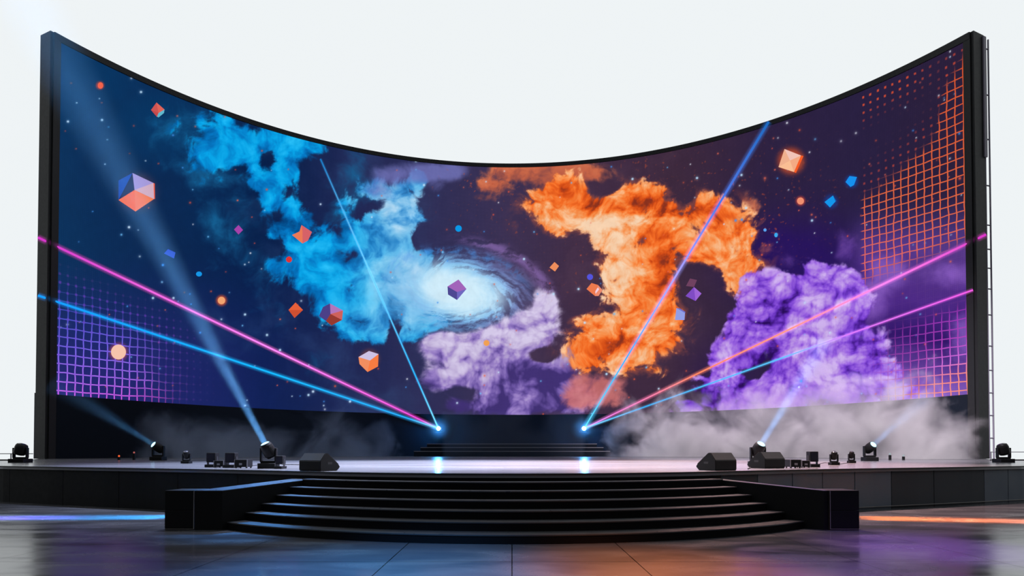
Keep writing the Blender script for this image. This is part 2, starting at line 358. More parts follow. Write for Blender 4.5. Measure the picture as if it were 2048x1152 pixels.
def paint(x, y):
    # the moving picture shown on the wall, as 0..255 display colours, at picture position x, y
    lx = fbm(x, y, 110, 3, 3); ly = fbm(x, y, 110, 3, 5)
    wx = 30*lx+6*fbm(x, y, 30, 2, 8); wy = 30*ly+6*fbm(x, y, 30, 2, 9)
    X = x+wx; Y = y+wy
    n1 = fbm(X, Y, 70, 7, 11, .58)
    n2 = fbm(X+.4*wy, Y, 150, 6, 31, .55)
    n3 = fbm(X, Y, 26, 5, 51, .66)
    # deep space behind
    c = ramp(x+40*n2, [(90, (14, 52, 94)), (330, (12, 40, 82)), (520, (8, 32, 74)), (700, (32, 40, 84)), (850, (46, 46, 86)), (1000, (60, 50, 84)),
                  (1150, (66, 46, 70)), (1350, (62, 42, 62)), (1550, (46, 34, 66)), (1720, (42, 33, 66)), (1950, (44, 32, 58))])
    c = mix(c, (8, 58, 104), .75*sst(.1, .9, blobs(x, y, [(150, 130, 150, 120, .75), (330, 250, 120, 80, .8), (420, 400, 110, 110, .35)])))
    c = mix(c, (40, 38, 116), .85*sst(480, 760, y)*sst(760, 200, x))
    c = mix(c, (56, 92, 140), .35*sst(-.1, .6, n2)*sst(200, 600, x)*sst(1000, 700, x))
    c = mix(c, (96, 70, 92), .5*sst(0, .6, n2)*sst(900, 1100, x)*sst(1500, 1300, x))
    c = mix(c, (40, 20, 95), .9*blobs(x, y, [(1620, 520, 110, 70), (1560, 500, 60, 50), (1450, 760, 60, 60, .5)]).clip(0, 1))
    # dark blue veils at the left
    m = blobs(x, y, [(420, 350, 90, 60, .9), (450, 440, 60, 90, .8, 10), (520, 520, 60, 60, .6), (640, 720, 90, 40, .45), (380, 250, 80, 50, .9), (700, 330, 40, 50, .75), (690, 420, 50, 60, .7), (560, 600, 60, 50, .6), (740, 390, 60, 40, .8)])
    c = mix(c, (24, 108, 160), .85*sst(.42, 1.25, m+.75*n1+.1*n3))
    # cyan cloud
    m = blobs(x, y, [(410, 250, 60, 30, .55), (450, 262, 60, 36, .8), (480, 296, 62, 42), (430, 380, 40, 30, .45), (700, 400, 30, 40, .4), (640, 470, 30, 20, .5), (720, 480, 40, 30, .8), (860, 650, 50, 22, .9), (548, 290, 62, 36), (606, 284, 50, 30, 1.1), (560, 262, 50, 26), (440, 320, 55, 26, .8), (556, 345, 40, 34), (550, 385, 26, 40, 1.), (585, 420, 26, 36, 1.), (604, 452, 20, 16, .7), (520, 360, 20, 24, .8), (592, 352, 20, 20, .7),
                     (600, 505, 44, 26, .9), (650, 505, 50, 36), (640, 545, 56, 36), (690, 560, 60, 50), (610, 560, 44, 30, .85), (680, 610, 50, 34), (740, 610, 60, 50), (700, 650, 46, 30, .9), (760, 655, 50, 26, .9), (822, 668, 40, 16, .9),
                     (745, 500, 40, 40), (780, 460, 36, 44), (806, 415, 36, 50, 1.05), (832, 372, 22, 32, .9), (772, 385, 44, 22, .75), (740, 440, 30, 30, .8), (770, 530, 50, 40), (830, 560, 60, 50), (850, 520, 40, 30, .9), (820, 610, 60, 40), (560, 530, 30, 20, .6), (560, 470, 30, 14, .55)])
    m = m-blobs(x, y, [(538, 318, 16, 22, .9), (612, 345, 12, 20, .6), (700, 572, 14, 18, .6), (848, 478, 24, 20, .8), (770, 492, 14, 16, .3), (785, 655, 14, 22, .8), (715, 640, 20, 14, .6)])
    a = sst(.34, .70, m+1.0*n1+.34*n3)*sst(.05,.2,m)
    t = .5+.95*fbm(X, Y, 60, 5, 71, .55)+.2*n3+.3*(m-.8)
    deep = ramp(t, [(0, (4, 70, 130)), (.35, (6, 120, 196)), (.6, (8, 164, 232)), (1, (40, 192, 250))])
    soft = ramp(t, [(0, (30, 96, 160)), (.3, (60, 146, 212)), (.55, (124, 192, 236)), (.9, (186, 222, 246))])
    w = blobs(x, y, [(800, 420, 60, 80, 1.), (850, 400, 30, 60, .6), (760, 540, 45, 80, .5), (840, 560, 80, 70, 1.), (790, 640, 80, 40, .7), (760, 380, 60, 40, .7)])
    c = c*(1-a[..., None])+(deep*(1-np.clip(w, 0, 1)[..., None])+soft*np.clip(w, 0, 1)[..., None])*a[..., None]
    # pale lilac-blue haze at the top of the middle
    m = blobs(x, y, [(790, 350, 50, 26, .8), (850, 345, 60, 22, .85), (905, 345, 40, 20, .8), (760, 385, 40, 30, .6), (870, 370, 26, 26, .6)])
    c = mix(c, (118, 120, 190), .8*sst(.35, .95, m+.5*n1))
    # wide spiral
    dx = x-915; dy = (y-583)-.12*dx
    r = np.sqrt((dx/1.75)**2+dy**2)+1e-3; th = np.arctan2(dy, dx/1.75)
    rr = np.log(r+8)*1.0; ph = th-2.3*rr
    ph = ph+.9*lx+.5*n1
    sp = fbm(np.cos(ph)*90+rr*50, np.sin(ph)*90+rr*50+40, 46, 5, 91, .62)+.5*n1
    p2 = th-1.7*rr+.5*n1; fine = fbm(np.cos(p2)*(30+r*.8)+r*1.5, np.sin(p2)*(30+r*.8)+r*.8, 20, 4, 101, .6)+.3*n3
    env = sst(118, 46, r+40*sp+16*fine)
    env *= 1-.9*sst(.25, .8, blobs(x, y, [(880, 485, 70, 24), (800, 470, 30, 20)]))
    al = np.clip(env*(.25+1.0*sst(64, 26, r)+1.0*sst(-.35, .3, sp+.6*fine)), 0, 1)
    scol = ramp(r+10*sp-20*fine-.10*dx*0, [(0, (222, 242, 252)), (26, (196, 232, 252)), (48, (130, 196, 240)), (72, (112, 160, 222)), (100, (120, 130, 200)), (125, (110, 90, 160))])
    lf = sst(40, -80, dx)*sst(30, 70, r)*.8
    scol = scol*(1-lf[..., None])+np.array([142, 204, 242.])*lf[..., None]
    lil = sst(-10, 160, dx)*sst(20, 90, r)
    scol = scol*(1-.6*lil[..., None])+np.array([172, 158, 222.])*.6*lil[..., None]
    c = mix(c, scol, al)
    c = mix(c, (210, 238, 252), .92*sst(66, 22, r+14*n1))
    # outer violet arm of the spiral
    ring = np.exp(-((r-104-8*sp)/9)**2)*sst(-40, 60, dx)*sst(1.3, .5, th)
    c = mix(c, (150, 116, 190), .65*ring*sst(-.3, .4, fine+sp))
    ring = np.exp(-((r-82-8*sp)/7)**2)*sst(60, -60, y-560)*sst(-200, -60, dx)
    c = mix(c, (70, 140, 220), .55*ring*sst(-.3, .3, fine+n3))
    # heaped clouds helper
    def heap(m, s, seed, edge=.07, k=.5):
        U = x+24*lx; V = y+24*ly
        b = puff(U, V, s, 5, seed, .58)
        b2 = puff(U-s*.10, V-s*.14, s, 5, seed, .58)
        a = sst(.40-edge, .40+edge, m+k*1.6*(b-.78)+.45*n1+.12*n3)*sst(.06, .24, m)
        return a, b, (b-b2)
    # lilac heap
    m = blobs(x, y, [(880, 690, 40, 26, .9), (920, 705, 44, 30), (965, 690, 44, 24), (1020, 672, 40, 26), (1064, 660, 40, 34), (1090, 625, 22, 34, .9), (1000, 720, 50, 26), (950, 740, 46, 32), (1010, 765, 46, 34), (1070, 745, 40, 26),
                     (1115, 745, 34, 26), (1140, 715, 16, 18, .8), (1060, 790, 60, 32), (915, 812, 26, 22, .75), (1120, 795, 50, 26, .9), (1000, 812, 60, 22, .8), (950, 790, 40, 20, .5), (870, 765, 50, 18, .45), (880, 748, 36, 14, .5), (900, 775, 40, 12, .4)])
    m = m-blobs(x, y, [(1088, 712, 18, 12, .9), (930, 785, 26, 14, .5), (905, 728, 20, 12, .4)])
    a, b, e = heap(m*1.15, 84, 131, .18)
    t = .50+1.9*(b-.80)+1.7*e-(y-725)*.0036+.5*n2+.45*n1+.16*n3
    col = ramp(t, [(-.2, (66, 50, 118)), (.2, (112, 88, 168)), (.5, (158, 132, 204)), (.8, (196, 178, 222)), (1.1, (220, 208, 240))])
    pk = sst(1090, 1230, x+30*n2)
    col = col*(1-.0*pk[..., None])
    c = c*(1-.96*a[..., None])+col*.96*a[..., None]
    # dull red base of the orange cloud
    m = blobs(x, y, [(1180, 770, 50, 30, .9), (1150, 800, 44, 24, .8), (1220, 800, 46, 20, .7), (1230, 770, 40, 18, .6)])
    c = mix(c, ramp(.5+.8*n1, [(0, (120, 70, 110)), (.5, (206, 112, 112)), (1, (226, 134, 128))]), .85*sst(.42, .85, m+.5*n1+.12*n3))
    # orange cloud: thin upper part
    m = blobs(x, y, [(960, 395, 36, 12, .7), (985, 372, 44, 20, .85), (1030, 345, 56, 20, 1.), (1100, 350, 60, 28, 1.05), (1165, 345, 50, 20, .9), (1200, 355, 30, 14, .6), (1050, 430, 30, 10, .4), (1330, 350, 120, 14, .2), (1520, 470, 30, 50, .5), (1500, 420, 30, 30, .45)])
    c = mix(c, ramp(.5+n1, [(0, (110, 60, 70)), (.5, (206, 104, 72)), (1, (238, 138, 92))]), .95*sst(.40, .82, m+.62*n1+.2*n3))
    m = blobs(x, y, [(1095, 405, 34, 32), (1130, 395, 50, 36), (1120, 445, 46, 22, .95), (1180, 420, 50, 36), (1235, 425, 50, 36), (1265, 395, 34, 24), (1305, 392, 34, 22), (1340, 420, 36, 30), (1330, 460, 50, 34), (1395, 425, 40, 26, .95), (1425, 415, 34, 20, .8), (1440, 455, 44, 36), (1480, 470, 30, 34, .9),
                     (1225, 478, 42, 34), (1245, 525, 38, 40), (1300, 520, 50, 40), (1270, 575, 48, 44), (1320, 570, 36, 40, .95), (1290, 630, 56, 40), (1240, 660, 50, 36), (1195, 650, 34, 24, .95), (1185, 690, 40, 30, .95), (1250, 705, 60, 26), (1310, 680, 44, 30), (1355, 640, 26, 30, .7), (1180, 725, 34, 18, .8),
                     (1400, 500, 46, 34), (1450, 515, 48, 32), (1475, 545, 34, 34, .95), (1490, 590, 16, 18, .6), (1290, 740, 60, 12, .5)])
    m = m-blobs(x, y, [(1215, 380, 22, 14, .5), (1370, 400, 20, 16, .8), (1402, 560, 30, 26, .8), (1350, 545, 18, 14, .3), (1130, 500, 40, 16, .6), (1160, 590, 30, 34, .5), (1338, 395, 12, 8, .4)])
    U = x+30*lx+.3*wx; V = y+30*ly+.3*wy; b = puff(U, V, 70, 6, 171, .62); b2 = puff(U-5, V-7, 70, 6, 171, .62)
    c = mix(c, (170, 82, 66), .55*sst(.12, .5, m+.9*n1+.3*n3)*sst(.0, .12, m))
    a = sst(.35, .56, m+1.0*n1+1.0*(b-.80)+.34*n3)*sst(.06, .2, m)
    lite = blobs(x, y, [(1150, 445, 70, 18, .9), (1205, 455, 50, 22, 1.), (1235, 505, 42, 40, 1.1), (1250, 560, 40, 46, 1.1), (1245, 620, 40, 40, .9), (1300, 600, 30, 50, .5), (1400, 465, 50, 26, .8), (1440, 500, 40, 30, .5), (1280, 440, 30, 20, .5), (1330, 400, 20, 20, .3), (1200, 680, 30, 20, .3)])
    dark = blobs(x, y, [(1175, 410, 40, 14, .8), (1130, 385, 26, 20, .6), (1275, 405, 40, 16, .9), (1310, 470, 30, 18, 1.), (1250, 420, 40, 12, .7), (1335, 540, 22, 50, .9), (1300, 580, 20, 30, .4), (1240, 690, 40, 16, .7), (1320, 620, 24, 16, .4), (1105, 430, 20, 14, .4)])
    t = .50+.44*lite-.40*dark+.75*n1+1.3*(b-.80)+.9*(b-b2)+.4*n2+.22*n3
    col = ramp(t, [(-.1, (140, 50, 30)), (.15, (214, 76, 22)), (.4, (250, 112, 38)), (.62, (254, 150, 80)), (.85, (253, 190, 140)), (1.1, (253, 216, 180))])
    c = c*(1-.97*a[..., None])+col*.97*a[..., None]
    # violet light behind the right-hand grid
    m = sst(1680, 1740, x)
    c = mix(c, ramp(y+30*n2, [(300, (44, 34, 66)), (420, (66, 52, 118)), (500, (96, 62, 150)), (600, (84, 44, 146)), (680, (52, 22, 112)), (760, (128, 84, 190)), (800, (130, 100, 190))]), .85*m*sst(390, 500, y+.12*(x-1720)))
    m = blobs(x, y, [(1900, 550, 70, 30, .7), (1770, 540, 50, 40, .8), (1930, 670, 40, 60, .8), (1800, 770, 80, 36, .8), (1740, 600, 50, 60, .8)])
    c = mix(c, (150, 104, 206), .7*sst(.3, .9, m+.4*n1)*sst(1680, 1740, x))
    # violet smoke
    m = blobs(x, y, [(1690, 500, 26, 40, .75), (1720, 540, 30, 40, .7), (1580, 525, 30, 20, .35), (1530, 500, 40, 20, .3)])
    c = mix(c, ramp(.5+n1, [(0, (60, 34, 120)), (1, (128, 84, 180))]), .8*sst(.3, .8, m+.4*n1))
    m = blobs(x, y, [(1525, 572, 36, 22), (1560, 590, 34, 30), (1515, 620, 36, 32), (1485, 655, 32, 32), (1540, 650, 44, 40), (1460, 700, 32, 24), (1500, 710, 50, 34), (1600, 620, 40, 40), (1640, 560, 34, 26), (1680, 575, 40, 34), (1590, 575, 24, 22, .8), (1650, 620, 44, 46),
                     (1620, 680, 50, 50), (1690, 650, 40, 50, .9), (1580, 740, 60, 44), (1470, 770, 54, 34), (1430, 790, 36, 26, .8), (1660, 750, 60, 50), (1740, 770, 60, 44), (1540, 800, 100, 30), (1435, 725, 18, 20, .7), (1720, 700, 50, 40, .8), (1800, 800, 60, 24, .8), (1700, 610, 36, 40, .7), (1380, 812, 40, 16, .6)])
    m = m-blobs(x, y, [(1500, 745, 34, 18, .5), (1560, 755, 20, 24, .4)])
    a, b, e = heap(m*1.1, 62, 211, .10, .7)
    lt = blobs(x, y, [(1625, 660, 46, 60, 1.), (1665, 600, 40, 40, .5), (1650, 740, 50, 50, .8), (1545, 575, 30, 16, .6), (1600, 790, 100, 26, .5), (1720, 780, 70, 30, .6), (1470, 800, 60, 20, .4), (1640, 560, 30, 12, .4)])
    dk = blobs(x, y, [(1500, 640, 24, 40, .8), (1590, 620, 26, 20, .5), (1530, 700, 40, 30, .9), (1560, 740, 30, 30, .8), (1660, 575, 40, 12, .5), (1735, 720, 30, 40, .6)])
    t = .56+.38*lt-.30*dk+1.9*(b-.80)+1.3*e+.35*n2+.3*n1+.14*n3
    col = ramp(t, [(-.2, (40, 12, 90)), (.1, (84, 36, 164)), (.35, (124, 66, 214)), (.6, (160, 104, 232)), (.85, (190, 148, 238)), (1.1, (214, 184, 246))])
    c = c*(1-.96*a[..., None])+col*.96*a[..., None]
    # wash along the foot of the violet part
    c = mix(c, (176, 108, 236), .5*sst(1380, 1500, x)*sst(765, 812, y+.05*(x-1500))*sst(1960, 1860, x))
    # warm dust
    d = fbm(x, y, 7, 2, 301); dd = fbm(x, y, 60, 3, 305)
    c = mix(c, (190, 80, 50), .75*sst(.42, .62, d+.25*dd)*np.clip(blobs(x, y, [(1520, 440, 60, 80), (1420, 340, 160, 40, .6), (1600, 400, 80, 80, .5), (1320, 340, 80, 30, .6), (960, 380, 80, 40, .7), (1040, 440, 60, 40, .6), (1150, 540, 60, 60, .4)]), 0, 1))
    c = c*(1+.05*n3[..., None])
    for gx, gy, gr, gc, ga in [(1582, 322, 22, (240, 90, 40), .85), (443, 601, 9, (240, 90, 50), .9), (237, 704, 15, (230, 90, 110), .8), (200, 171, 7, (230, 70, 50), .8), (739, 718, 16, (240, 100, 50), .4), (274, 385, 32, (230, 90, 70), .3), (1601, 402, 8, (230, 80, 60), .8), (1703, 363, 11, (20, 80, 190), .6), (1662, 403, 12, (20, 80, 190), .5)]:
        d = np.sqrt((x-gx)**2+(y-gy)**2); c = mix(c, gc, ga*.8*sst(gr*1.75, gr*.75, d)**1.5)
    # stars
    rng = np.random.RandomState(5)
    S = []
    for k in range(420):
        px = rng.uniform(100, 1945); py = rng.uniform(70, 830)
        rad = rng.choice([1.0, 1.3, 1.7, 2.3], p=[.5, .3, .15, .05])
        warm = rng.rand() < .42
        col = [(214, 84, 66), (232, 108, 84), (226, 90, 60)][rng.randint(3)] if warm else [(200, 225, 250), (110, 190, 250), (235, 240, 252), (70, 150, 240)][rng.randint(4)]
        S.append((px, py, rad, col, rng.uniform(.5, 1)))
    for px, py in [(282, 184), (136, 243), (204, 240), (306, 596), (347, 596), (534, 670), (490, 629), (1048, 518), (1157, 578), (1180, 553), (1107, 588), (832, 322), (848, 370), (1553, 469), (1624, 441), (1483, 350), (1394, 356), (1265, 358), (700, 803), (617, 790), (560, 700), (1492, 416), (1213, 748)]:
        S.append((px, py, 2.0, (190, 225, 252), 1.))
    for s in S:
        k = np.where((np.abs(x-s[0]) < 9) & (np.abs(y-s[1]) < 9))
        if len(k[0]) == 0: continue
        d2 = (x[k]-s[0])**2+(y[k]-s[1])**2
        a = np.clip(s[4]*np.exp(-d2/(s[2]**2))*1.25, 0, 1)+.12*np.exp(-d2/(s[2]*2.6)**2)
        a = np.clip(a, 0, 1)[..., None]
        c[k] = c[k]*(1-a)+np.array(s[3], float)*a
    return np.clip(c, 0, 255)
def grids(x, y):
    # line colours of the luminous nets at both ends of the picture (0..255), and of their loose knots
    n = fbm(x, y, 50, 3, 401)
    G = np.zeros(x.shape+(3,)); D = np.zeros(x.shape+(3,))
    # right
    inx = sst(1718, 1726, x)
    yl = np.interp(x, [1720, 1775, 1830, 1870, 1884, 1950], [392, 352, 306, 262, 180, 60])
    top = np.interp(x, [1700, 1940], [200, 78])
    a = inx*sst(-14, 26, y-yl+14*n)
    a *= 1-.92*sst(0, 50, y-(545-.42*(x-1722)))          # upper net ends above the first beam
    col = ramp(y, [(100, (214, 84, 44)), (400, (226, 104, 66)), (520, (226, 104, 96))])
    G += a[..., None]*col
    low = inx*sst(0, 36, y-(660-.34*(x-1722)))*sst(1722, 1800, x+30*n)
    col = ramp(y-.12*(1945-x)*0+.35*(x-1850), [(640, (126, 40, 160)), (700, (160, 60, 180)), (740, (196, 104, 214)), (775, (236, 136, 126)), (830, (246, 140, 104))])
    G += low[..., None]*col*(.75+.25*sst(1790, 1900, x))[..., None]
    D += (inx*sst(90, 20, y-top+20*n)*sst(1940, 1800, x)*.9)[..., None]*np.array([220, 84, 52.])
    D += (inx*sst(-90, 0, y-yl)*sst(10, -10, y-yl)*.7)[..., None]*np.array([214, 80, 52.])
    # left
    b = sst(395, 250, x+40*n)*sst(0, 130, y-(500+.42*(x-98))+20*n)
    col = ramp(y+.0*x, [(540, (40, 50, 130)), (620, (66, 76, 190)), (700, (122, 104, 236)), (760, (176, 112, 244)), (800, (226, 96, 236))])
    G += b[..., None]*col
    D += (sst(460, 300, x)*sst(0, 60, y-(500+.42*(x-98)))*.7)[..., None]*np.array([110, 60, 200.])
    return np.clip(G, 0, 255), np.clip(D, 0, 255)

nu, nv = 1300, 420
TT = np.linspace(-TH, TH, nu); VV = np.linspace(0, 1, nv)
T2, V2 = np.meshgrid(TT, VV)
RD = RW-.03
Zb = 4.55+.26*(T2/TH)**2; Zt = 25.30-.10*(T2/TH)**2
PX = RD*np.sin(T2); PY = CY+RD*np.cos(T2); PZ = Zb+(Zt-Zb)*V2
f_ = PY*math.cos(TILT)+(PZ-EYE)*math.sin(TILT); u_ = -PY*math.sin(TILT)+(PZ-EYE)*math.cos(TILT)
QX = 1024+FPX*PX/f_; QY = 576+SHIFT-FPX*u_/f_
C8 = paint(QX, QY); G8, D8 = grids(QX, QY)
co = np.stack([PX-wl.location.x, PY-wl.location.y, PZ-wl.location.z], -1).reshape(-1, 3).astype(np.float32)
idx = np.arange(nu*nv).reshape(nv, nu)
fa = np.stack([idx[:-1, :-1], idx[:-1, 1:], idx[1:, 1:], idx[1:, :-1]], -1).reshape(-1, 4).astype(np.int32)
me = bpy.data.meshes.new('display')
me.vertices.add(len(co)); me.vertices.foreach_set('co', co.ravel())
me.loops.add(fa.size); me.loops.foreach_set('vertex_index', fa.ravel())
me.polygons.add(len(fa)); me.polygons.foreach_set('loop_start', np.arange(0, fa.size, 4, dtype=np.int32))
me.update(calc_edges=True)
def attr(name, rgb):
    a = me.color_attributes.new(name, 'FLOAT_COLOR', 'POINT'); r = np.ones((nu*nv, 4), np.float32); r[:, :3] = lin(rgb).reshape(-1, 3); a.data.foreach_set('color', r.ravel())
attr('picture', C8); attr('grid', G8); attr('dots', D8)
uv = me.attributes.new('wall_uv', 'FLOAT_VECTOR', 'POINT')
uvd = np.stack([T2*RW, PZ, 0*PZ], -1).reshape(-1, 3).astype(np.float32); uv.data.foreach_set('vector', uvd.ravel())
disp = bpy.data.objects.new('display', me); COL.objects.link(disp); disp.parent = wl
def display_material():
    m = bpy.data.materials.new('video wall picture'); m.use_nodes = True; t = m.node_tree; N = t.nodes; Lk = t.links; N.clear()
    def M_(op, a, b=None, c=None):
        n = N.new('ShaderNodeMath'); n.operation = op
        for i, v in enumerate((a, b, c)):
            if v is None: continue
            if isinstance(v, (int, float)): n.inputs[i].default_value = v
            else: Lk.new(v, n.inputs[i])
        return n.outputs[0]
    def A_(name):
        n = N.new('ShaderNodeAttribute'); n.attribute_name = name; return n
    w = A_('wall_uv'); s = N.new('ShaderNodeSeparateXYZ'); Lk.new(w.outputs['Vector'], s.inputs[0])
    nz = N.new('ShaderNodeTexNoise'); nz.inputs['Scale'].default_value = .9; Lk.new(w.outputs['Vector'], nz.inputs['Vector'])
    wob = M_('MULTIPLY', M_('SUBTRACT', nz.outputs['Fac'], .5), .16)
    def line(v, cell, wd, off=0.):
        p = M_('FRACT', M_('DIVIDE', M_('ADD', M_('ADD', v, wob), 100.+off), cell))
        d = M_('MINIMUM', p, M_('SUBTRACT', 1., p))
        n = N.new('ShaderNodeMapRange'); n.interpolation_type = 'SMOOTHSTEP'; Lk.new(d, n.inputs[0]); n.inputs[1].default_value = wd*.5; n.inputs[2].default_value = wd*1.4; n.inputs[3].default_value = 1; n.inputs[4].default_value = 0
        return n.outputs[0]
    lu = line(s.outputs['X'], .44, .075, .06); lv = line(s.outputs['Y'], .52, .062)
    l = M_('MAXIMUM', lu, lv); d = M_('MULTIPLY', line(s.outputs['X'], .44, .14, .06), line(s.outputs['Y'], .52, .14))
    # fine picture-point texture of the wall
    def dot(v):
        p = M_('FRACT', M_('DIVIDE', M_('ADD', v, 100.), .11)); return M_('ABSOLUTE', M_('SUBTRACT', p, .5))
    lat = M_('ADD', .93, M_('MULTIPLY', M_('SUBTRACT', .5, M_('MAXIMUM', dot(s.outputs['X']), dot(s.outputs['Y']))), .28))
    def vm(op, a, b):
        n = N.new('ShaderNodeVectorMath'); n.operation = op; Lk.new(a, n.inputs[0]); Lk.new(b, n.inputs[3] if op == 'SCALE' else n.inputs[1]); return n.outputs[0]
    c = vm('SCALE', A_('picture').outputs['Color'], lat)
    def over(c, name, k):
        g = A_(name).outputs['Color']; ln = N.new('ShaderNodeVectorMath'); ln.operation = 'LENGTH'; Lk.new(g, ln.inputs[0])
        cov = N.new('ShaderNodeMath'); cov.operation = 'MINIMUM'; Lk.new(M_('MULTIPLY', ln.outputs['Value'], 1.6), cov.inputs[0]); cov.inputs[1].default_value = 1.
        return vm('ADD', vm('SCALE', c, M_('SUBTRACT', 1., M_('MULTIPLY', cov.outputs[0], k))), vm('SCALE', g, k))
    c = over(c, 'grid', l); c = over(c, 'dots', d)
    e = N.new('ShaderNodeEmission'); Lk.new(c, e.inputs[0]); e.inputs[1].default_value = 1.0
    o = N.new('ShaderNodeOutputMaterial'); Lk.new(e.outputs[0], o.inputs[0]); return m
me.materials.append(display_material())

# figures shown in the picture: each lies on the screen surface
def figure(name, facets, R):
    vs = []; fs = []; cols = []
    for pts, col in facets:
        b0 = len(vs)
        for p in pts: vs.append(on_wall(p[0], p[1], R)-wl.location)
        fs.append(list(range(b0, b0+len(pts)))); cols.append(col)
    o = obj(name, (vs, fs), None, disp)
    for i, c in enumerate(cols):
        o.data.materials.append(emitter('picture colour %d %d %d' % c, L3(*c))); o.data.polygons[i].material_index = i
    return o
def disc(cx, cy, r, col, ry=None):
    return ([(cx+r*math.cos(2*math.pi*i/20), cy+(ry or r)*math.sin(2*math.pi*i/20)) for i in range(20)], col)
FIG = [
 ('pictured_polyhedron', [([(237, 361), (265, 346), (237, 400)], (32, 72, 172)), ([(265, 346), (269, 380), (237, 400)], (34, 32, 72)), ([(265, 346), (307, 366), (269, 380)], (164, 152, 216)), ([(307, 366), (308, 398), (269, 380)], (208, 172, 192)), ([(237, 400), (269, 380), (271, 423)], (238, 110, 56)), ([(269, 380), (308, 398), (271, 423)], (240, 124, 72)), ([(307, 366), (309.5, 367), (310, 398), (308, 398)], (236, 96, 70))]),
 ('pictured_gem', [([(302, 220), (313, 205), (317, 226)], (206, 84, 82)), ([(313, 205), (329, 219), (317, 226)], (224, 100, 88)), ([(302, 220), (317, 226), (314, 234)], (196, 74, 76)), ([(317, 226), (329, 219), (328, 226), (317, 235), (314, 233)], (96, 184, 206))]),
 ('pictured_gem', [([(584, 470), (599, 463), (603, 450), (605, 463), (605, 487)], (236, 122, 86)), ([(603, 450), (624, 464), (616, 481), (605, 487), (605, 463)], (214, 98, 104))]),
 ('pictured_cube', [([(638, 632), (646, 614), (660, 607), (661, 628), (652, 642)], (76, 64, 136)), ([(660, 607), (686, 621), (661, 628)], (178, 118, 186)), ([(686, 621), (684, 640), (661, 628)], (206, 98, 92)), ([(661, 628), (684, 640), (663, 651), (652, 642)], (150, 58, 48))]),
 ('pictured_gem', [([(577, 620), (591, 605), (606, 620)], (230, 96, 58)), ([(577, 620), (606, 620), (589, 636)], (206, 80, 50))]),
 ('pictured_cube', [([(717, 714), (738, 702), (757, 708), (740, 721)], (206, 194, 228)), ([(717, 714), (740, 721), (735, 744), (719, 728)], (240, 142, 96)), ([(740, 721), (757, 708), (756, 733), (735, 744)], (248, 124, 66))]),
 ('pictured_cube', [([(895, 573), (917, 559), (933, 578), (914, 584)], (162, 100, 186)), ([(895, 573), (914, 584), (914, 600), (896, 589)], (78, 72, 146)), ([(914, 584), (933, 578), (914, 600)], (112, 104, 192))]),
 ('pictured_gem', [([(468, 459), (477, 450), (486, 460), (477, 469)], (166, 66, 170))]),
 ('pictured_gem', [([(328, 507), (336, 498), (351, 505), (348, 517)], (52, 84, 206))]),
 ('pictured_gem', [([(1557, 334), (1569, 298), (1580, 321)], (240, 176, 142)), ([(1569, 298), (1602, 311), (1580, 321)], (242, 196, 184)), ([(1557, 334), (1580, 321), (1588, 344)], (250, 190, 148)), ([(1580, 321), (1602, 311), (1588, 344)], (244, 170, 132)), ([(1602, 311), (1607, 312), (1592, 346), (1588, 344)], (248, 92, 38))]),
 ('pictured_gem', [([(1691, 364), (1699, 352), (1714, 354), (1708, 370), (1701, 374)], (22, 144, 238))]),
 ('pictured_gem', [([(1649, 404), (1666, 391), (1671, 403), (1660, 415)], (20, 150, 236)), ([(1666, 391), (1673, 402), (1671, 403)], (20, 90, 170))]),
 ('pictured_gem', [([(1099, 535), (1109, 524), (1118, 532), (1110, 543)], (238, 142, 92))]),
 ('pictured_gem', [([(1173, 578), (1183, 566), (1196, 570), (1190, 592)], (238, 122, 78)), ([(1196, 570), (1205, 580), (1197, 592), (1190, 592)], (240, 140, 110)), ([(1186, 586), (1196, 575), (1199, 578), (1190, 589)], (244, 208, 222))]),
 ('pictured_gem', [([(1371, 592), (1388, 574), (1391, 602)], (128, 76, 196)), ([(1388, 574), (1403, 587), (1391, 602)], (158, 100, 214))]),
 ('pictured_gem', [([(1372, 572), (1380, 557), (1394, 560), (1388, 574)], (112, 66, 96))]),
 ('pictured_cube', [([(1350, 640), (1353, 616), (1370, 626), (1369, 640)], (146, 158, 230)), ([(1353, 616), (1360, 617), (1371, 624), (1370, 626)], (110, 110, 200))]),
 ('pictured_disc', [disc(443, 601, 7.5, (242, 164, 112))]), ('pictured_disc', [disc(237, 704, 15, (246, 196, 172))]), ('pictured_disc', [disc(201, 171, 5.5, (240, 96, 66), 6.5)]),
 ('pictured_disc', [disc(578, 519, 6, (224, 52, 50))]), ('pictured_disc', [disc(973, 686, 6, (240, 160, 84))]), ('pictured_disc', [disc(1601, 402, 7, (240, 144, 112))]),
 ('pictured_disc', [disc(917, 457, 6.5, (10, 152, 232))]), ('pictured_disc', [disc(398, 548, 6, (22, 150, 232), 5)]), ('pictured_disc', [disc(1180, 554, 6, (84, 84, 222))]), ('pictured_disc', [disc(1530, 460, 3.2, (90, 160, 240))]), ('pictured_disc', [disc(1552, 470, 3.4, (60, 170, 240), 4.5)])]
for nm, fc in FIG: figure(nm, fc, RD-.03)

